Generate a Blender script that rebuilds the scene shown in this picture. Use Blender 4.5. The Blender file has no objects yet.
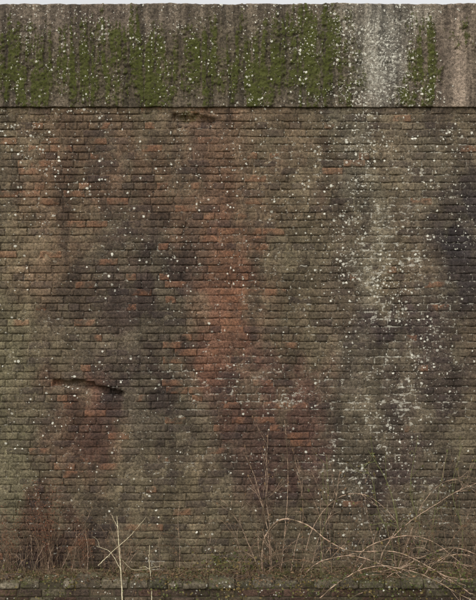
import bpy, math, random
import numpy as np
random.seed(7); rng=np.random.default_rng(7)
sc=bpy.context.scene
D=10.0   # camera distance from wall face
CZ=3.0   # camera height

# ---------------------------------------------------------------- noise
def _h(ix,iy,seed):
    n=(ix.astype(np.int64)*374761393+iy.astype(np.int64)*668265263+seed*982451653)&0xffffffff
    n=((n^(n>>13))*1274126177)&0xffffffff
    n=(n^(n>>16))&0xffffffff
    return n/4294967295.0
def vn(x,y,seed=0):
    x=np.asarray(x,float); y=np.asarray(y,float)
    ix=np.floor(x); iy=np.floor(y); fx=x-ix; fy=y-iy
    fx=fx*fx*(3-2*fx); fy=fy*fy*(3-2*fy)
    a=_h(ix,iy,seed); b=_h(ix+1,iy,seed); c=_h(ix,iy+1,seed); d=_h(ix+1,iy+1,seed)
    return (a*(1-fx)+b*fx)*(1-fy)+(c*(1-fx)+d*fx)*fy
def fbm(x,y,seed=0,o=4,g=0.5):
    s=0;a=1;t=0
    for i in range(o):   # rotate each octave so no lattice pattern survives
        cs,sn=math.cos(i*1.1+.4),math.sin(i*1.1+.4)
        s=s+a*vn((x*cs-y*sn)*2**i+i*17.3,(x*sn+y*cs)*2**i-i*9.1,seed+i*31); t+=a; a*=g
    return s/t            # 0..1 mean .5
def sfbm(x,y,seed=0,o=4,g=0.5):   # unrotated, for stretched streaks
    s=0;a=1;t=0
    for i in range(o):
        s=s+a*vn(x*2**i+i*17.3,y*2**i-i*9.1,seed+i*31); t+=a; a*=g
    return s/t
def sst(a,b,x):
    t=np.clip((x-a)/(b-a),0,1); return t*t*(3-2*t)
def lin(c):
    c=np.array(c,float)/255.0
    return np.where(c<=0.04045,c/12.92,((c+0.055)/1.055)**2.4)

# ---------------------------------------------------------------- stain layout on the wall (cm units: u right, v down from wall top)
WALLP=[ # u,v,ru,rv,colour,strength
 (60,200,60,110,(102,87,70),.6),(12,420,36,170,(106,102,81),.75),(10,180,30,90,(97,90,73),.6),
 (80,170,80,60,(106,80,64),.55),(150,140,60,30,(102,88,71),.5),(55,270,40,50,(102,82,67),.4),
 (206,240,58,140,(100,77,62),.6),(215,160,70,60,(102,80,65),.55),(235,385,66,44,(92,66,55),.75),
 (222,300,30,80,(112,75,58),.55),(290,400,74,44,(80,60,53),.8),(245,330,40,50,(94,70,59),.5),
 (285,300,34,60,(84,76,61),.6),(300,200,50,90,(97,88,71),.6),(310,180,26,25,(90,68,58),.5),
 (148,290,54,74,(57,48,45),.95),(135,402,62,58,(54,46,44),.97),(100,340,44,34,(74,64,56),.6),(168,345,30,60,(62,54,48),.7),
 (76,445,34,50,(102,70,57),.6),(45,430,34,54,(87,74,62),.5),(305,466,60,50,(66,49,45),.93),(240,475,40,44,(77,61,53),.7),
 (180,480,34,60,(89,81,64),.6),(200,440,40,30,(70,61,53),.6),(110,500,60,50,(93,86,69),.6),
 (360,190,22,160,(108,103,90),.7),(360,400,28,120,(92,87,75),.6),(395,325,64,30,(54,46,46),.93),
 (456,230,30,80,(52,48,50),.93),(420,160,24,50,(104,97,84),.6),(430,380,64,44,(62,54,51),.85),
 (400,430,50,40,(70,63,56),.6),(455,120,30,30,(93,83,71),.5),(445,480,50,50,(85,78,66),.6),
 (400,470,38,32,(62,51,48),.8),(60,540,60,34,(67,49,43),.85),(15,540,20,30,(80,60,50),.7),
 (200,545,90,28,(87,80,64),.6),(330,545,80,30,(79,72,59),.6),(420,540,60,30,(87,80,67),.6),
 (120,220,32,54,(76,66,56),.6),(340,470,24,34,(48,41,39),.8),(415,235,22,60,(72,64,57),.5),(330,250,24,80,(70,62,54),.6),
]
def uv(x,z): return 238+x*100, 600-z*100
def blend(u,v,base,P,seed,wob=46):
    uu=u+(fbm(u/40,v/60,seed,5,.62)-.5)*wob*2; vv=v+(fbm(u/30,v/60,seed+5,5,.62)-.5)*wob*3
    col=np.ones(u.shape+(3,))*lin(base)
    for (pu,pv,ru,rv,c,s) in P:
        d=((uu-pu)/ru)**2+((vv-pv)/rv)**2
        w=(s*np.exp(-d**1.7*0.8))[...,None]
        col=col*(1-w)+lin(c)*w
    return col
def gsum(u,v,P):
    s=np.zeros(u.shape)
    for (pu,pv,ru,rv,a) in P: s=np.maximum(s,a*np.exp(-(((u-pu)/ru)**2+((v-pv)/rv)**2)**1.5))
    return s
CALC=[(385,240,60,70,.5),(365,180,16,150,.45),(395,315,55,35,.6),(398,350,30,10,1.0),(370,410,55,45,.65),(360,470,40,30,.5),(270,388,90,26,.6),
 (205,400,20,20,.5),(380,510,30,20,.4),(290,160,70,40,.3),(430,180,45,60,.4),(250,300,40,30,.3),(180,370,40,14,.6),(420,410,50,25,.5),
 (420,500,50,20,.4),(440,280,30,60,.4),(160,250,50,60,.2),(210,460,60,20,.3),(145,558,10,7,1.0),(300,300,40,60,.25),(455,330,30,40,.35),(320,470,40,30,.3)]
MOSSW=[(30,110,70,25,.5),(150,112,60,16,.5),(30,250,70,90,.35),(10,420,40,160,.45),(110,210,50,40,.3),(290,125,90,25,.4),(290,220,60,80,.25),(190,116,14,8,1.0),
 (90,500,110,40,.3),(250,550,240,25,.45),(360,300,26,200,.2),(110,330,60,40,.25),(180,440,60,40,.25)]
TINT=np.array([1.0,.955,.90])
def wall_attr(x,z):
    u,v=uv(x,z)
    c=blend(u,v,(95,84,68),WALLP,3)
    wu=u+(fbm(u/30,v/60,55,3)-.5)*14
    st=sfbm(wu/7,v/170,51,4,.6); st2=sfbm(wu/22,v/300,61,3)
    c=c*(0.60+0.80*st)[...,None]*(0.76+0.48*st2)[...,None]
    md=fbm(u/12,v/10,71,5,.65)
    ol=(sst(.46,.62,fbm(u/26,v/40,81,6,.65))*.36)[...,None]
    c=c*(1-ol)+ (lin((104,97,79))*(0.7+.6*md)[...,None])*ol
    dk=(sst(.50,.68,fbm(wu/20,v/46,83,6,.72))*.50)[...,None]
    c=c*(1-dk)+lin((52,45,41))*dk
    c=c*(0.48+.95*md)[...,None]*TINT
    calc=gsum(u+(fbm(u/20,v/20,91,3)-.5)*60,v+(fbm(u/20,v/20,92,3)-.5)*50,CALC)
    calc=calc*(.5+.8*sst(.35,.65,fbm(u/16,v/16,93,3)))
    moss=gsum(u,v,MOSSW)
    lich=0.09+0.11*sst(320,120,v)+0.38*gsum(u,v,[(365,220,40,170,1),(395,420,70,150,.6),(60,150,80,50,.25),(390,330,60,60,.9),(290,160,60,60,.15)])
    lich=lich*(0.25+1.5*sst(.35,.7,fbm(u/22,v/32,95,4)))
    return c,moss,lich,calc
def gash(u,v):
    # spalled slots in the brick face
    g=np.zeros(u.shape)
    for (ua,va,ub,vb,h,dep) in [(56,383,92,385,5,.07),(84,386,120,394,5,.065),(176,118,212,121,5.5,.045),(196,116,206,124,5.5,.04)]:
        t=np.clip(((u-ua)*(ub-ua)+(v-va)*(vb-va))/((ub-ua)**2+(vb-va)**2),0,1)
        d=np.hypot(u-ua-t*(ub-ua),v-va-t*(vb-va))+ (fbm(u/4,v/4,111,3)-.5)*4
        g=np.maximum(g,dep*sst(h,h*.35,d))
    return g

# ---------------------------------------------------------------- node helpers
class NB:
    def __init__(s,name):
        s.m=bpy.data.materials.new(name); s.m.use_nodes=True; s.t=s.m.node_tree; s.t.nodes.clear()
        s.out=s.t.nodes.new('ShaderNodeOutputMaterial'); s.b=s.t.nodes.new('ShaderNodeBsdfPrincipled')
        s.t.links.new(s.b.outputs[0],s.out.inputs[0]); s.b.inputs['Roughness'].default_value=.9
        s.b.inputs['Specular IOR Level'].default_value=.2
        s.tc=s.t.nodes.new('ShaderNodeTexCoord').outputs['Object']
    def L(s,a,i):
        if isinstance(a,(int,float)): i.default_value=a
        elif isinstance(a,(tuple,list,np.ndarray)): i.default_value=tuple(a) if len(i.default_value)==len(a) else tuple(a)+(1,)
        else: s.t.links.new(a,i)
    def math(s,op,a,b=0,c=0,clamp=False):
        n=s.t.nodes.new('ShaderNodeMath'); n.operation=op; n.use_clamp=clamp
        s.L(a,n.inputs[0]); s.L(b,n.inputs[1]); s.L(c,n.inputs[2]); return n.outputs[0]
    def map(s,sx,sy,sz,off=(0,0,0)):
        n=s.t.nodes.new('ShaderNodeMapping'); s.L(s.tc,n.inputs['Vector']); n.inputs['Scale'].default_value=(sx,sy,sz); n.inputs['Location'].default_value=off; return n.outputs[0]
    def noise(s,sc_,det=2,r=.6,vec=None,dist=0):
        n=s.t.nodes.new('ShaderNodeTexNoise'); s.L(vec or s.tc,n.inputs['Vector']); n.inputs['Scale'].default_value=sc_
        n.inputs['Detail'].default_value=det; n.inputs['Roughness'].default_value=r; n.inputs['Distortion'].default_value=dist; return n.outputs['Fac']
    def vor(s,sc_,vec=None):
        n=s.t.nodes.new('ShaderNodeTexVoronoi'); s.L(vec or s.tc,n.inputs['Vector']); n.inputs['Scale'].default_value=sc_
        sp=s.t.nodes.new('ShaderNodeSeparateColor'); s.t.links.new(n.outputs['Color'],sp.inputs[0]); return n.outputs['Distance'],sp.outputs[0],sp.outputs[1],sp.outputs[2]
    def rr(s,v,a,b,c=0,d=1):
        n=s.t.nodes.new('ShaderNodeMapRange'); n.interpolation_type='SMOOTHSTEP'
        for i,q in enumerate((v,a,b,c,d)): s.L(q,n.inputs[i])
        return n.outputs[0]
    def mix(s,f,a,b,mode='MIX'):
        n=s.t.nodes.new('ShaderNodeMix'); n.data_type='RGBA'; n.blend_type=mode
        s.L(f,n.inputs['Factor']); s.L(a,n.inputs['A']); s.L(b,n.inputs['B']); return n.outputs['Result']
    def comb(s,a):
        n=s.t.nodes.new('ShaderNodeCombineColor')
        for i in range(3): s.L(a,n.inputs[i])
        return n.outputs[0]
    def attr(s,nm):
        n=s.t.nodes.new('ShaderNodeAttribute'); n.attribute_name=nm; return n
    def bump(s,h,st,d,nrm=None):
        n=s.t.nodes.new('ShaderNodeBump'); n.inputs['Strength'].default_value=st; n.inputs['Distance'].default_value=d; s.L(h,n.inputs['Height'])
        if nrm: s.L(nrm,n.inputs['Normal'])
        return n.outputs[0]
    def distort(s,sc_,amt):
        n=s.t.nodes.new('ShaderNodeTexNoise'); s.L(s.tc,n.inputs['Vector']); n.inputs['Scale'].default_value=sc_; n.inputs['Detail'].default_value=1
        v=s.t.nodes.new('ShaderNodeVectorMath'); v.operation='MULTIPLY_ADD'; s.L(n.outputs['Color'],v.inputs[0]); v.inputs[1].default_value=(amt,)*3; s.L(s.tc,v.inputs[2]); return v.outputs[0]

def masonry_mat(name,kind):
    b=NB(name); col=b.attr('stain'); msk=b.attr('growth'); cop=(kind=='coping')
    sp=b.t.nodes.new('ShaderNodeSeparateColor'); b.t.links.new(msk.outputs['Color'],sp.inputs[0])
    moss,lich,calc=sp.outputs; edge=msk.outputs['Alpha']
    n1=b.noise(42,3,.7); n2=b.noise(150,1,.7)
    f=b.math('MULTIPLY',b.rr(n1,.3,.7,.55,1.5),b.rr(n2,.3,.7,.65,1.36))
    c=b.mix(1,col.outputs['Color'],b.comb(f),'MULTIPLY')
    nd=b.noise(24,4,.75,b.map(1,1,1,(3,1,7)))
    dark=b.rr(nd,.54,.66,0,.45)
    c=b.mix(dark,c,tuple(lin((48,41,37))))
    mn=b.noise(60 if cop else 48,3,.8,b.map(1,1,.8,(9,3,2)))
    mf=b.rr(b.math('ADD',mn,b.math('MULTIPLY',moss,.38 if cop else .34)),.68 if cop else .72,.78 if cop else .82)
    mc=b.mix(n2,tuple(lin((32,34,15))),tuple(lin((96,102,40))))
    if cop:
        mc=b.mix(b.rr(n1,.33,.55),b.mix(.6,mc,tuple(lin((38,34,20)))),mc)
        mc=b.mix(b.rr(nd,.48,.62,0,.5),mc,tuple(lin((58,53,34))))
    c=b.mix(b.math('MULTIPLY',mf,.9 if cop else .45),c,mc)
    cn=b.noise(34,3,.75,b.map(.6,1,1.2,(4,4,4)),.3)
    e2=b.math('POWER',edge,2.0)
    ef=b.math('ADD',b.math('MULTIPLY',calc,.19),b.math('MULTIPLY',e2,.29))
    cf=b.rr(b.math('ADD',cn,ef),.89,.97)
    cf=b.math('MULTIPLY',cf,b.rr(n2,.3,.5,.45,1))
    c=b.mix(b.math('MULTIPLY',cf,.72),c,tuple(lin((182,177,162))))
    dv=b.distort(60,.014)
    tot=None
    for (s_,rmin,rmax,g) in ((32,.08,.42,.62),(60,.14,.42,.5)):
        dd,r1,r2,r3=b.vor(s_,dv)
        rad=b.math('MULTIPLY_ADD',b.math('POWER',r1,2),rmax,rmin)
        inside=b.rr(b.math('SUBTRACT',rad,dd),-.02,.06)
        gate=b.math('LESS_THAN',r2,b.math('MULTIPLY',lich,g))
        k=b.math('MULTIPLY',b.math('MULTIPLY',inside,gate),b.math('MULTIPLY_ADD',r3,.6,.4))
        tot=k if tot is None else b.math('MAXIMUM',tot,k)
    c=b.mix(b.math('MULTIPLY',tot,.92),c,tuple(lin((212,208,192))))
    b.L(c,b.b.inputs['Base Color'])
    h=b.math('ADD',b.math('MULTIPLY',n1,.9),b.math('MULTIPLY',n2,.6))
    b.L(b.bump(h,.8,.012 if cop else .006),b.b.inputs['Normal'])
    return b.m

def simple_mat(name,c1,c2,sc_=30,rough=.8,c3=None,bumpd=.002):
    b=NB(name); n=b.rr(b.noise(sc_,2,.7),.35,.65); c=b.mix(n,tuple(lin(c1)),tuple(lin(c2)))
    if c3: c=b.mix(b.rr(b.noise(sc_*.3,3,.6,b.map(1,1,1,(5,5,5))),.45,.6),c,tuple(lin(c3)))
    b.L(c,b.b.inputs['Base Color']); b.b.inputs['Roughness'].default_value=rough
    if bumpd>.004: b.L(b.bump(n,.6,bumpd),b.b.inputs['Normal'])
    return b.m

M_brick=masonry_mat('weathered_brick','brick'); M_mortar=masonry_mat('old_mortar','mortar'); M_cop=masonry_mat('mossy_concrete','coping')

# ---------------------------------------------------------------- mesh helpers
def mesh_from(name,V,F,mat,parent=None,stain=None,growth=None,smooth=True):
    me=bpy.data.meshes.new(name); V=np.asarray(V,np.float32).reshape(-1,3); F=np.asarray(F,np.int32)
    k=F.shape[1]
    me.vertices.add(len(V)); me.vertices.foreach_set('co',V.ravel())
    me.loops.add(F.size); me.loops.foreach_set('vertex_index',F.ravel())
    me.polygons.add(len(F)); me.polygons.foreach_set('loop_start',np.arange(0,F.size,k,dtype=np.int32))
    me.update(calc_edges=True); me.validate()
    me.polygons.foreach_set('use_smooth',np.full(len(me.polygons),smooth))
    if stain is not None:
        a=me.color_attributes.new('stain','FLOAT_COLOR','POINT'); a.data.foreach_set('color',np.asarray(stain,np.float32).ravel())
        a=me.color_attributes.new('growth','FLOAT_COLOR','POINT'); a.data.foreach_set('color',np.asarray(growth,np.float32).ravel())
    me.materials.append(mat)
    o=bpy.data.objects.new(name,me); sc.collection.objects.link(o)
    if parent: o.parent=parent
    return o
def empty(name):
    o=bpy.data.objects.new(name,None); sc.collection.objects.link(o); return o
def gridF(nx,nz,off=0):
    i=np.arange(nx-1)[:,None]; j=np.arange(nz-1)[None,:]
    a=i*nz+j; return (np.stack([a,a+nz,a+nz+1,a+1],-1).reshape(-1,4)+off)

# ================================================================ BRICK WALL
wall=empty('brick_wall')
X0,X1=-5.0,5.0; ZB=-0.10; ZT=4.93; CH=0.0757
rows=int((ZT-ZB)/CH)+1
B=[]
for r in range(rows):
    zt=ZT-r*CH-.0035; zb=zt-CH+.0095
    head=(r%4==2)
    L=.1125 if head else .225
    x=X0-(L/2 if r%2 else 0)-(.056 if head else 0)-random.uniform(0,.02)
    while x<X1:
        l=L*random.uniform(.975,1.02)
        if not head and random.random()<.06: l=L*.5
        B.append((x+.0045,x+l-.0045,zb+random.gauss(0,.0014),zt+random.gauss(0,.0014),random.random(),random.random(),random.gauss(0,1),head))
        x+=l
B=np.array(B,float); N=len(B)
nx,nz=13,7
sx=np.array([0,.02,.06]+list(np.linspace(.13,.87,nx-6))+[.94,.98,1]); sz=np.array([0,.06,.2,.5,.8,.94,1])
sxe=np.concatenate([[0],sx,[1]]); sze=np.concatenate([[0],sz,[1]])
w=(B[:,1]-B[:,0])[:,None,None]; hgt=(B[:,3]-B[:,2])[:,None,None]
X=B[:,0][:,None,None]+w*sxe[None,:,None]+0*hgt*sze[None,None,:]
Z=B[:,2][:,None,None]+hgt*sze[None,None,:]+0*X
Zs=Z+(fbm(X*1.2,Z*.6,5,3)-.5)*.018
dx=np.minimum(sxe,1-sxe)[None,:,None]*w; dz=np.minimum(sze,1-sze)[None,None,:]*hgt; dd=np.minimum(dx,dz)
cham=.002+.007*fbm(X*9,Z*9,8,2)
Y=cham*(1-np.clip(dd/.008,0,1))**2
Y=Y+(B[:,6][:,None,None])*.0013+(fbm(X*40,Z*40,12,4)-.5)*.005
Y=Y+.009*sst(.59,.74,fbm(X*22,Z*26,14,4))
u_,v_=uv(X,Zs); Y=Y+gash(u_,v_)
outer=np.zeros((1,nx+2,nz+2),bool); outer[:,0]=outer[:,-1]=True; outer[:,:,0]=outer[:,:,-1]=True
outer=np.broadcast_to(outer,X.shape)
ed=(dd<.004)
jx=(fbm(X*55,Z*55,21,3)-.5)*.009*ed; jz=(fbm(X*55,Z*55,22,3)-.5)*.008*ed
Xf=X+jx; Zf=Zs+jz; Yf=np.where(outer,np.maximum(Y,.0)+.05,Y)
c,moss,lich,calc=wall_attr(X,Z)
br=B[:,4][:,None,None]; bh=B[:,5][:,None,None]
c=c*(0.80+0.40*br)[...,None]
uB,vB=uv((B[:,0]+B[:,1])/2,(B[:,2]+B[:,3])/2)
redp=.03+.15*gsum(uB,vB,[(110,150,130,60,1),(205,250,70,150,1.3),(240,390,70,50,1.2),(75,440,45,50,1),(290,170,60,50,.6)])
red=(B[:,5]<redp).astype(float)[:,None,None]*.42*sst(.35,.6,fbm(X*16,Z*16,33,4))
c=c*(1-red)[...,None]+lin((130,90,66))*red[...,None]
blk=(B[:,5]>.88).astype(float)[:,None,None]*.4
c=c*(1-blk)[...,None]+lin((58,49,47))*blk[...,None]
edge=np.clip(1-dd/.010,0,1)
V=np.stack([Xf,Yf,Zf],-1).reshape(-1,3)
F0=gridF(nx+2,nz+2); F=(F0[None]+(np.arange(N)*(nx+2)*(nz+2))[:,None,None]).reshape(-1,4)
st=np.concatenate([c.reshape(-1,3),np.ones((V.shape[0],1))],1)
gr=np.stack([moss.ravel(),lich.ravel(),calc.ravel(),edge.ravel()],1)
mesh_from('bricks',V,F,M_brick,wall,st,gr)
# mortar bed
gx=np.arange(X0,X1+.001,.011); gz=np.arange(ZB-.3,ZT+.02,.0095)
GX,GZ=np.meshgrid(gx,gz,indexing='ij'); u_,v_=uv(GX,GZ)
c,moss,lich,calc=wall_attr(GX,GZ)
fl=np.clip(calc*.6+.8*sst(.40,.58,fbm(GX*5,GZ*5,41,5,.6)),0,1)
GY=.012-.0095*fl+(fbm(GX*45,GZ*45,42,3)-.5)*.004+gash(u_,v_)*1.05
c=c*(.82+.28*fl)[...,None]+.05*lin((124,117,99))*fl[...,None]
V=np.stack([GX,GY,GZ],-1).reshape(-1,3)
st=np.concatenate([c.reshape(-1,3),np.ones((V.shape[0],1))],1)
gr=np.stack([moss.ravel(),lich.ravel(),calc.ravel(),np.ones(V.shape[0])],1)
mesh_from('mortar',V,gridF(len(gx),len(gz)),M_mortar,wall,st,gr)

# coping: rendered concrete parapet band
ps=[]
for t in np.arange(0,.02,.006): ps.append((.02-t*1.9,4.926))
zt=5.962
for z in np.arange(4.930,zt-.02,.008): ps.append((-.018,z))
for a in np.linspace(0,math.pi/2,6)[1:]: ps.append((-.018+.02*(1-math.cos(a)),zt-.02+.02*math.sin(a)))
for y in np.arange(.01,.40,.03): ps.append((y,zt))
for z in np.arange(zt-.02,4.8,-.1): ps.append((.405,z))
ps=np.array(ps); gx=np.arange(X0,X1+.001,.008)
PX=np.repeat(gx[:,None],len(ps),1); PY=np.repeat(ps[None,:,0],len(gx),0); PZ=np.repeat(ps[None,:,1],len(gx),0)
u_,v_=uv(PX,PZ)
COPP=[(20,30,40,60,(96,86,73),.6),(200,20,160,22,(104,93,80),.6),(60,20,60,20,(96,85,73),.6),(380,50,24,60,(146,141,128),.7),(395,20,40,18,(132,126,113),.5),
 (458,60,13,70,(132,117,102),.85),(441,70,5,50,(104,91,79),.6),(320,60,50,50,(75,69,54),.7),(240,60,60,50,(80,72,56),.6),(100,15,30,20,(106,93,81),.5),(345,20,20,20,(116,109,96),.5),(120,75,140,34,(73,65,49),.7)]
c=blend(u_,v_,(97,86,73),COPP,203,10)
wu=u_+(fbm(u_/12,v_/30,209,3)-.5)*5
stk=sfbm(wu/4.5,v_/100,210,4,.65); stk2=sfbm(wu/14,v_/200,211,3)
c=c*(0.15+1.65*stk)[...,None]*(0.6+.8*stk2)[...,None]
md=fbm(u_/9,v_/9,212,5,.65); c=c*(.5+.95*md)[...,None]
MOSSC=[(100,82,150,28,.75),(15,80,50,28,1.0),(80,72,60,36,.95),(150,66,26,48,1.05),(205,66,24,48,.95),(255,65,40,46,.98),(310,55,42,54,1.05),(260,70,110,36,.8),(345,85,20,24,.6),(423,62,17,50,1.05),(404,95,14,16,.8),(20,45,40,22,.75),(290,20,30,14,.65),(125,36,40,22,.8),(460,35,18,12,.6),(60,35,60,16,.6),(180,40,120,20,.45)]
moss=gsum(wu+(fbm(u_/10,v_/16,220,5,.6)-.5)*24,v_+(sfbm(wu/6,v_/80,221,4,.6)-.5)*60,MOSSC)
out=((u_<-5)|(u_>480)); moss=np.where(out,.9*sst(.42,.58,fbm(u_/70,v_/60,230,3)),moss)
moss=moss*(.45+.78*sst(.3,.6,sfbm(wu/3,v_/50,222,4)))*(.66+.6*sst(.35,.62,fbm(u_/5,v_/5,229,4,.6)))
lich=.22+.9*gsum(u_,v_,[(380,50,34,70,1.2),(385,95,60,14,1),(345,30,18,44,.9),(60,25,120,25,.3),(300,30,50,30,.35),(420,20,40,14,.8),(150,40,160,50,.1)])
lich=np.where((u_>446)&(u_<480)&(v_>12),.06,lich)*(.3+1.3*sst(.35,.65,fbm(u_/12,v_/14,223,3)))
calc=1.0*gsum(u_+(fbm(u_/6,v_/30,224,4)-.5)*16,v_,[(378,60,20,50,1),(395,75,10,40,1),(400,20,30,12,.7)])
edge=.55*np.ones(PX.shape)+.25*(calc>.2)
mo=sst(.30,.70,moss+ (fbm(u_/3.2,v_/3.2,240,4,.6)-.5)*1.0)
disp=mo*(.004+.020*fbm(u_/2.2,v_/2.2,241,3,.6))+(fbm(u_/30,v_/30,242,4)-.5)*.014+(fbm(u_/2,v_/2,243,3)-.5)*.006+(stk-.5)*.018
top=(PZ>=zt-.012)
PY=PY-disp*np.where(PY<.01,1,0)
PZ=PZ+np.where(top,(fbm(u_/40,u_*0,244,4)-.5)*.03+(fbm(u_/6,u_*0,245,3)-.5)*.016+mo*.004,0)
low=(PZ<4.94)
PZ=PZ+np.where(low,(fbm(u_/12,u_*0,246,4)-.5)*.016,0)
V=np.stack([PX,PY,PZ],-1).reshape(-1,3)
st=np.concatenate([c.reshape(-1,3),np.ones((V.shape[0],1))],1)
gr=np.stack([moss.ravel(),lich.ravel(),calc.ravel(),edge.ravel()],1)
mesh_from('concrete_coping',V,gridF(len(gx),len(ps)),M_cop,wall,st,gr)
def box(name,x0,x1,y0,y1,z0,z1,mat,parent=None):
    V=[(x,y,z) for x in (x0,x1) for y in (y0,y1) for z in (z0,z1)]
    F=[(0,1,3,2),(4,6,7,5),(0,4,5,1),(2,3,7,6),(0,2,6,4),(1,5,7,3)]
    return mesh_from(name,V,F,mat,parent,smooth=False)
M_core=simple_mat('wall_core_masonry',(92,80,64),(120,104,86),20)
box('core',X0+.01,X1-.01,.09,.40,-.4,4.93,M_core,wall)

# ================================================================ LOW WALL in front (retaining the planting strip)
ledge=empty('low_brick_wall')
def rbox(x0,x1,y0,y1,z0,z1,r,seed,amp=.004,n=6):
    s=np.array([0,.04,.14]+list(np.linspace(.25,.75,max(2,n-4)))+[.86,.96,1]); k=len(s)
    Vs=[];Fs=[];off=0
    lo=np.array([x0,y0,z0]); hi=np.array([x1,y1,z1])
    A,Bb=np.meshgrid(s,s,indexing='ij')
    for ax in range(3):
        for e in (0,1):
            p=np.zeros((k,k,3)); o=[q for q in range(3) if q!=ax]
            p[...,ax]=e; p[...,o[0]]=A; p[...,o[1]]=Bb
            P=lo+p*(hi-lo); I=np.clip(P,lo+r,hi-r); dv=P-I; ln=np.linalg.norm(dv,axis=-1,keepdims=True)+1e-9
            P=I+dv/ln*r; nrm=dv/ln
            nn=(fbm(P[...,0]*30+P[...,1]*17,P[...,2]*30+P[...,1]*23,seed,4)-.5)*2*amp
            P=P+nrm*nn[...,None]
            f=gridF(k,k,off)
            flip=(e==1)^(ax==1)
            if not flip: f=f[:,::-1]
            Vs.append(P.reshape(-1,3)); Fs.append(f); off+=k*k
    return np.concatenate(Vs),np.concatenate(Fs)
LV=[];LF=[];LC=[];off=0
YF,YB=-.56,-.31; LT=.345
def addb(*a,col,**k):
    global off
    v,f=rbox(*a,**k); LV.append(v); LF.append(f+off); off+=len(v)
    LC.append(np.ones((len(v),3))*col)
x=-5
while x<5:   # flat, worn capping bricks/stones
    wd=.225*random.uniform(.5,1.15)
    for (ya,yb) in ((YF,-.44),(-.43,YB)):
        dz=random.gauss(0,.012); yy=random.gauss(0,.012)
        if random.random()>.10:
            addb(x+random.uniform(-.01,.01),x+wd-.009,ya+yy,yb+yy*.5,LT-.072,LT+dz,col=lin(random.choice([(94,85,70),(84,75,62),(102,93,78),(82,69,59),(78,73,58)]))*random.uniform(.7,1.1),r=.016,seed=random.randint(0,9999),amp=.012)
    x+=wd
for r in range(6):
    x=-5-(.11 if r%2 else 0)
    z1=LT-.080-r*.0757
    while x<5:
        l=.225*random.uniform(.97,1.03)
        addb(x,x+l-.01,YF+.006+random.gauss(0,.004),YF+.11,z1-.066,z1,col=lin(random.choice([(82,70,56),(72,60,50),(86,78,62),(78,60,50)]))*random.uniform(.7,1.15),r=.008,seed=random.randint(0,9999),amp=.005)
        x+=l
V=np.concatenate(LV); F=np.concatenate(LF); c=np.concatenate(LC)
u_,v_=V[:,0]*100,V[:,2]*100
c=c*(.4+1.1*fbm(u_/9,v_/9+V[:,1]*9,301,4))[:,None]
moss=.25+.4*sst(.4,.6,fbm(u_/25,V[:,1]*8,302,3))+.2*(V[:,2]>LT-.02)
st=np.concatenate([c,np.ones((len(V),1))],1); gr=np.stack([moss,.16+0*moss,.12+0*moss,.2+0*moss],1)
mesh_from('bricks',V,F,M_brick,ledge,st,gr)
b2=NB('ledge_mortar'); n=b2.noise(50,3,.7); b2.L(b2.mix(n,tuple(lin((46,40,31))),tuple(lin((88,80,63)))),b2.b.inputs['Base Color']); b2.L(b2.bump(n,.8,.01),b2.b.inputs['Normal'])
box('mortar_bed',-4.99,4.99,YF+.016,YB-.012,-.6,LT-.022,b2.m,ledge)

# ================================================================ GROUND
M_soil=simple_mat('soil',(46,38,28),(84,70,50),25,.95,(62,60,38),.012)
gx=np.arange(-5,5.01,.03); gy=np.arange(YB-.04,.03,.02); GX,GY=np.meshgrid(gx,gy,indexing='ij')
GZ=.275+(fbm(GX*8,GY*8,401,4)-.5)*.08
mesh_from('planting_bed_soil',np.stack([GX,GY,GZ],-1),gridF(len(gx),len(gy)),M_soil)
M_gr=simple_mat('rough_grass_ground',(70,72,38),(104,96,62),6,.95,(84,74,52),.02)
gs=np.concatenate([np.linspace(-300,-14,30),np.linspace(-12,12,120),np.linspace(14,300,30)])
GX,GY=np.meshgrid(gs,gs,indexing='ij'); GZ=-.28+(fbm(GX*1.5,GY*1.5,402,4)-.5)*.06
mesh_from('ground',np.stack([GX,GY,GZ],-1),gridF(len(gs),len(gs)),M_gr)

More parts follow.
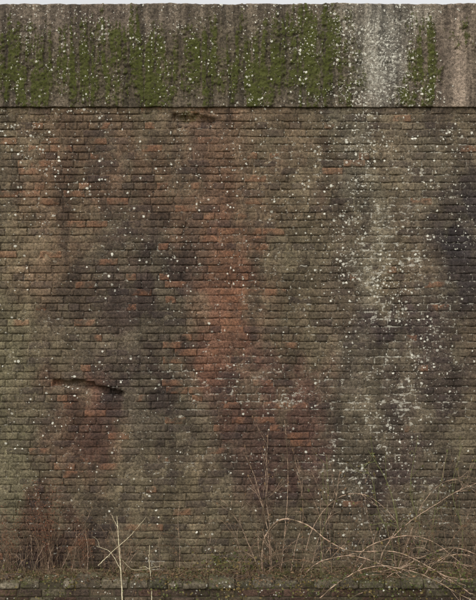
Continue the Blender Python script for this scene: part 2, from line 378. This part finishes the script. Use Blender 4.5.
# ================================================================ PLANTS
def P(u,v,y):   # wall-plane cm -> 3D at depth y
    k=(D+y)/D; return np.array([(u-238)*.01*k,y,CZ+((600-v)*.01-CZ)*k])
def smooth(pts,n=8):
    pts=[np.array(p,float) for p in pts]; q=[2*pts[0]-pts[1]]+pts+[2*pts[-1]-pts[-2]]; o=[]
    for i in range(1,len(q)-2):
        for t in np.linspace(0,1,n,endpoint=False):
            a,b,c_,d=q[i-1],q[i],q[i+1],q[i+2]
            o.append(.5*((2*b)+(-a+c_)*t+(2*a-5*b+4*c_-d)*t*t+(-a+3*b-3*c_+d)*t**3))
    o.append(pts[-1]); return o
class Tubes:
    def __init__(s): s.V=[];s.F=[];s.n=0
    def tube(s,path,r0,r1,k=5,jit=.0015):
        path=[np.array(p)+np.array([random.gauss(0,jit) for _ in range(3)]) for p in path]; m=len(path)
        for i,p in enumerate(path):
            t=path[min(i+1,m-1)]-path[max(i-1,0)]; t=t/(np.linalg.norm(t)+1e-9)
            a=np.cross(t,[0,1,0.01]); a=a/(np.linalg.norm(a)+1e-9); b=np.cross(t,a)
            r=r0+(r1-r0)*i/(m-1)
            for j in range(k):
                an=2*math.pi*j/k; s.V.append(p+(a*math.cos(an)+b*math.sin(an))*r)
        for i in range(m-1):
            for j in range(k):
                s.F.append((s.n+i*k+j,s.n+i*k+(j+1)%k,s.n+(i+1)*k+(j+1)%k,s.n+(i+1)*k+j))
        s.n+=m*k
    def quad(s,pts):
        s.V+= [np.array(p) for p in pts]; s.F.append((s.n,s.n+1,s.n+2,s.n+3)); s.n+=4
    def leaf(s,p,d,size,wid=.5,curl=.2):
        d=np.array(d,float); d/=np.linalg.norm(d)+1e-9; sd=np.cross(d,[random.gauss(0,.4),-1,random.gauss(0,.6)]); sd/=np.linalg.norm(sd)+1e-9
        nn=np.cross(d,sd); p=np.array(p)
        m1=p+d*size*.45; tip=p+d*size+nn*size*curl
        e=sd*size*wid*.5-nn*size*.08; e2=-sd*size*wid*.5-nn*size*.08
        s.quad([p,p+d*size*.3+e*.9,m1+d*size*.25+e*.75,m1]); s.quad([m1,m1+d*size*.25+e*.75,tip,m1+d*size*.25+e2*.75]); s.quad([p,m1,m1+d*size*.25+e2*.75,p+d*size*.3+e2*.9])
    def blade(s,p,h,lean,w):
        p=np.array(p); m=4; last=None; wv=np.array([w,random.uniform(-w,w),0])*.5
        for i in range(m+1):
            t=i/m; q=p+np.array([lean[0]*t*t,lean[1]*t*t,h*t*(1-.35*t*np.hypot(*lean)/(h+1e-6))]); ww=wv*(1-t*.95)
            if last is not None: s.quad([last[0],last[1],q+ww,q-ww])
            last=(q-ww,q+ww)
    def make(s,name,mat,parent=None): return mesh_from(name,np.array(s.V),np.array(s.F),mat,parent)
M_cane=simple_mat('bramble_cane',(132,106,88),(188,162,136),40,.7,(98,84,66))
M_straw=simple_mat('dead_straw_stem',(164,150,120),(212,200,168),50,.7)
M_twig=simple_mat('brown_twig',(78,62,50),(124,102,80),50,.8)
M_green=simple_mat('green_stem',(88,90,56),(122,122,78),40,.7)
M_leafg=simple_mat('dull_green_leaf',(52,58,30),(90,92,48),30,.6,(104,88,52))
M_leafb=simple_mat('dead_leaf',(84,64,48),(128,104,76),40,.85,(66,50,40))
M_rust=simple_mat('rusty_seed_head',(94,60,46),(124,84,62),60,.9)
M_grass=simple_mat('winter_grass',(80,80,46),(122,116,76),20,.8,(136,120,92))

def plant(name,specs,mat,r,leafmat=None,nleaf=0,lsize=.035,side=0,sidelen=.18):
    root=empty(name); T=Tubes(); S=Tubes(); Lf=Tubes()
    for sp in specs:
        pts,y0,y1=sp[0],sp[1],sp[2]; rr_=sp[3] if len(sp)>3 else r
        m=len(pts); path=smooth([P(u,v,y0+(y1-y0)*i/(m-1)+random.gauss(0,.012)) for i,(u,v) in enumerate(pts)])
        T.tube(path,rr_,rr_*.4)
        for _ in range(side):
            i=random.randint(len(path)//5,len(path)-2); p=path[i]; t=path[i+1]-path[i]; t=t/(np.linalg.norm(t)+1e-9)
            d=t*.7+np.array([random.gauss(0,.5),random.gauss(0,.25),random.gauss(.15,.45)]); d/=np.linalg.norm(d); l=sidelen*random.uniform(.4,1.3)
            q=[p,p+d*l*.5+np.array([0,0,random.gauss(0,.015)]),p+d*l+np.array([random.gauss(0,.02),0,random.gauss(-.01,.03)])]
            sp_=smooth(q,5)
            for w_ in sp_: w_[1]=min(w_[1],-.03)
            S.tube(sp_,rr_*.5,rr_*.25,4)
            for _ in range(1 if nleaf else 0): Lf.leaf(sp_[-1],d,lsize*random.uniform(.6,1.2),.55)
        for _ in range(nleaf):
            i=random.randint(len(path)//4,len(path)-1); Lf.leaf(path[i],[random.gauss(0,1),random.gauss(-.2,.5),random.gauss(0,.8)],lsize*random.uniform(.5,1.3),.6)
    T.make('stems',mat,root)
    if S.V: S.make('twigs',mat,root)
    if Lf.V: Lf.make('leaves',leafmat,root)
    return root
arch=[
 ([(262,574),(264,540),(280,520),(305,524),(330,542),(352,551),(395,552),(425,565),(450,580),(475,596)],-.2,-.62,.0082),
 ([(300,578),(320,562),(352,556),(385,566),(415,580),(440,600),(450,615)],-.2,-.66,.0072),
 ([(490,560),(455,548),(425,556),(395,572),(372,588),(350,598)],-.15,-.6,.0068),
 ([(345,580),(372,572),(405,572),(440,562),(480,568)],-.2,-.4,.006),
 ([(376,578),(384,550),(402,528),(430,508),(460,490),(490,478)],-.2,-.1,.0058),
 ([(410,596),(428,570),(448,556),(470,556),(500,570)],-.5,-.45,.006),
 ([(320,598),(345,578),(378,566),(420,574),(455,592),(480,604)],-.6,-.62,.0058),
 ([(352,575),(362,552),(384,540),(412,536),(438,545),(470,572)],-.25,-.5,.0055),
 ([(395,578),(410,535),(425,500),(450,480),(480,490)],-.2,-.2,.004),
 ([(300,578),(312,530),(335,500),(365,495),(395,520),(410,560)],-.2,-.3,.004)]
plant('bramble',arch,M_cane,.005,M_leafg,5,.035,7,.26)
ext=[]
for i in range(22):   # tangle of thinner arching canes, densest on the right
    u0=random.choice([random.uniform(290,470),random.uniform(340,480),random.uniform(180,300)]); s=random.choice([-1,1]); L_=random.uniform(40,120); h=random.uniform(12,60)
    ext.append(([(u0,580),(u0+s*L_*.2,580-h*.8),(u0+s*L_*.5,580-h),(u0+s*L_*.8,582-h*.5),(u0+s*L_,596)],-.25,random.uniform(-.65,-.35),random.uniform(.0025,.004)))
plant('bramble',ext,M_twig,.004,M_leafb,2,.03,4,.22)
plant('bramble',[
 ([(250,590),(275,566),(302,560),(330,572),(352,590)],-.35,-.6,.0045),
 ([(284,575),(300,590),(330,590),(372,575),(400,578)],-.5,-.6,.0045),
 ([(200,595),(235,578),(262,572),(290,582)],-.4,-.6,.004),
 ([(168,590),(186,572),(215,570),(240,588)],-.4,-.6,.004),
 ([(440,575),(452,540),(470,520),(490,512)],-.2,-.15,.004),
 ([(20,590),(45,572),(80,570),(105,588)],-.4,-.6,.004),
],M_twig,.004,M_leafb,5,.035,6,.2)
plant('willowherb_stems',[
 ([(270,576),(269,540),(262,505),(252,470),(243,452)],-.15,-.08,.0052),
 ([(272,576),(270,530),(266,490),(268,430)],-.15,-.06,.0044),
 ([(280,577),(284,540),(288,480),(285,420)],-.15,-.05,.0046),
 ([(266,576),(258,545),(262,515),(268,478),(262,452)],-.15,-.08,.0044),
 ([(290,577),(296,545),(303,515),(298,460)],-.15,-.08,.0044),
 ([(262,577),(250,548),(240,525),(226,505)],-.18,-.1,.0044),
 ([(310,577),(318,540),(334,505),(340,470)],-.18,-.1,.004),
],M_cane,.003,M_leafb,2,.03,6,.24)
plant('rose_shoot',[
 ([(398,578),(399,545),(395,510),(386,480),(368,450)],-.15,-.06,.0060),
 ([(394,577),(390,540),(378,510),(372,480),(362,465)],-.15,-.06,.0044),
 ([(320,577),(322,540),(328,500),(326,455)],-.15,-.06,.004),
 ([(440,577),(432,540),(436,505),(448,450)],-.15,-.06,.004),
 ([(415,577),(420,530),(410,490),(418,435)],-.15,-.06,.004),
 ([(460,577),(462,530),(452,490),(462,445)],-.15,-.06,.004),
],M_green,.003,M_leafg,4,.028,6,.24)
plant('dead_hogweed_stalk',[
 ([(123,610),(121,572),(119,545),(117,516)],-.62,-.45,.0075),
 ([(98,566),(112,552),(130,536),(146,517)],-.35,-.3,.0046),
 ([(152,604),(151,580),(149,560),(150,545)],-.58,-.4,.005),
 ([(121,570),(110,552),(96,546)],-.5,-.4,.0034),
 ([(122,560),(135,570),(160,566)],-.5,-.4,.003),
],M_straw,.004,None,0,.03,1,.1)
tw=[]
for i in range(130):
    u0=random.choice([random.uniform(-20,500),random.uniform(0,130),random.uniform(230,480),random.uniform(330,480)]); h=random.uniform(18,62)*(random.choice([1.0,1.4]) if u0<230 else random.choice([1.1,1.2,2.0])); l=random.gauss(0,16)
    tw.append(([(u0,579),(u0+l*.3,579-h*.4),(u0+l*.6+random.gauss(0,4),579-h*.75),(u0+l,579-h)],-.2,-.08,random.uniform(.0014,.0028)))
plant('dry_twigs',tw[:80],M_twig,.002,M_leafb,1,.02,4,.15)
plant('dry_twigs',tw[80:],M_cane,.002,M_leafb,1,.02,3,.15)
def plume(name,u0,v0,v1,n,spread):
    root=empty(name); T=Tubes(); S=Tubes()
    for i in range(n):
        uu=u0+random.gauss(0,spread); hv=v1+abs(random.gauss(0,26))
        path=smooth([P(u0+(uu-u0)*.4,v0,-.16),P(uu*.5+u0*.5+random.gauss(0,4),(v0+hv)/2,-.14),P(uu+random.gauss(0,4),hv,-.1)])
        T.tube(path,.0026,.0012,4,.003)
        for p in path[len(path)//2:]:
            for _ in range(5):
                q=p+np.array([random.gauss(0,.018),random.gauss(0,.014),random.gauss(0,.02)])
                S.leaf(q,[random.gauss(0,1),random.gauss(0,1),random.gauss(.3,1)],random.uniform(.006,.015),.7)
    T.make('stems',M_twig,root); S.make('seed_heads',M_rust,root)
plume('dried_dock_plant',50,577,482,20,15)
plume('dried_dock_plant',8,577,498,8,9)
plume('dried_dock_plant',84,577,512,7,9)
G=Tubes()
for i in range(1500):
    cx=random.choice([20,70,130,180,225,300,345,400,455,random.uniform(-60,540),random.uniform(-60,540)])
    u=cx+random.gauss(0,16); y=random.uniform(-.30,-.03); p=P(u,577,y); p[2]=.27
    h=abs(random.gauss(.07,.06))+.03; G.blade(p,h,(random.gauss(0,h*.6),random.gauss(-h*.15,h*.3)),random.uniform(.002,.005))
for i in range(2000):
    q=random.choice([-2,-1.2,-.3,.6,1.4,2.1]); p=np.array([q+random.gauss(0,.30),random.uniform(YF-.02,YB+.05),LT-.015]); h=random.uniform(.03,.10); G.blade(p,h,(random.gauss(0,h*.8),random.gauss(-h*.6,h*.4)),.004)
G.make('grass_clumps',M_grass)
Iv=Tubes()
for cu,cv,n,sp in [(225,562,190,16),(195,572,90,14),(250,570,110,12),(10,572,60,10),(375,573,90,20),(440,566,120,18),(310,572,80,16),(130,574,50,14),(465,585,120,14),(60,586,80,16),(290,588,120,20),(400,590,120,24),(170,588,80,14),(230,592,60,14),(345,584,80,14)]:
    for i in range(n):
        p=P(cu+random.gauss(0,sp),cv+random.gauss(0,6),random.uniform(-.32,-.05) if cv<580 else random.uniform(-.62,-.57)); Iv.leaf(p,[random.gauss(0,1),random.gauss(-.5,.6),random.gauss(0,.7)],random.uniform(.012,.032),.75)
Iv.make('ivy_patch',M_leafg)
Lt=Tubes()
for i in range(2400):
    x=random.uniform(-3.2,3.2)
    if random.random()<.5: p=[x,random.uniform(YB,-.02),.30+random.uniform(0,.03)]
    else: p=[x,random.uniform(YF-.01,YB),LT+.006+random.uniform(0,.012)]
    Lt.leaf(p,[random.gauss(0,1),random.gauss(0,1),random.gauss(0,.35)],random.uniform(.012,.04),.6,.4)
for i in range(320):
    x=random.uniform(-3,3); y=random.uniform(YF,-.05); z=.33 if y>YB else LT+.012; a=random.uniform(0,6.28); l=random.uniform(.04,.24)
    Lt.tube([np.array([x,y,z]),np.array([x+math.cos(a)*l*.5,y+math.sin(a)*l*.3,z+random.uniform(0,.03)]),np.array([x+math.cos(a)*l,y+math.sin(a)*l*.5,z+random.uniform(-.01,.03)])],.0022,.001,4)
Lt.make('leaf_litter',M_leafb)

# ================================================================ LIGHT
el,az=math.radians(50),math.radians(-24)
wd=bpy.data.worlds.new('World'); sc.world=wd; wd.use_nodes=True; t=wd.node_tree; t.nodes.clear()
o=t.nodes.new('ShaderNodeOutputWorld'); bg=t.nodes.new('ShaderNodeBackground'); sk=t.nodes.new('ShaderNodeTexSky'); sk.sky_type='NISHITA'; sk.sun_disc=False
sk.sun_elevation=el; sk.sun_rotation=math.radians(180)-az; sk.dust_density=4; sk.air_density=1
hs=t.nodes.new('ShaderNodeHueSaturation'); hs.inputs['Saturation'].default_value=.05; hs.inputs['Value'].default_value=1.4
t.links.new(sk.outputs[0],hs.inputs['Color']); t.links.new(hs.outputs[0],bg.inputs[0]); bg.inputs[1].default_value=.15; t.links.new(bg.outputs[0],o.inputs[0])
sd=bpy.data.lights.new('sun','SUN'); sd.energy=.85; sd.angle=math.radians(24); sd.color=(1,.98,.95)
so=bpy.data.objects.new('sun',sd); sc.collection.objects.link(so)
from mathutils import Vector
dirv=Vector((math.sin(az)*math.cos(el),-math.cos(az)*math.cos(el),math.sin(el)))
so.rotation_euler=dirv.to_track_quat('Z','Y').to_euler()
sc.view_settings.view_transform='Standard'; sc.view_settings.look='None'; sc.view_settings.exposure=0
cam=bpy.data.cameras.new('camera'); co=bpy.data.objects.new('camera',cam); sc.collection.objects.link(co)
co.location=(0,-D,CZ); co.rotation_euler=(math.radians(90),0,0); cam.sensor_fit='VERTICAL'; cam.sensor_height=24; cam.lens=24*D/6.0; cam.clip_end=1000
sc.camera=co
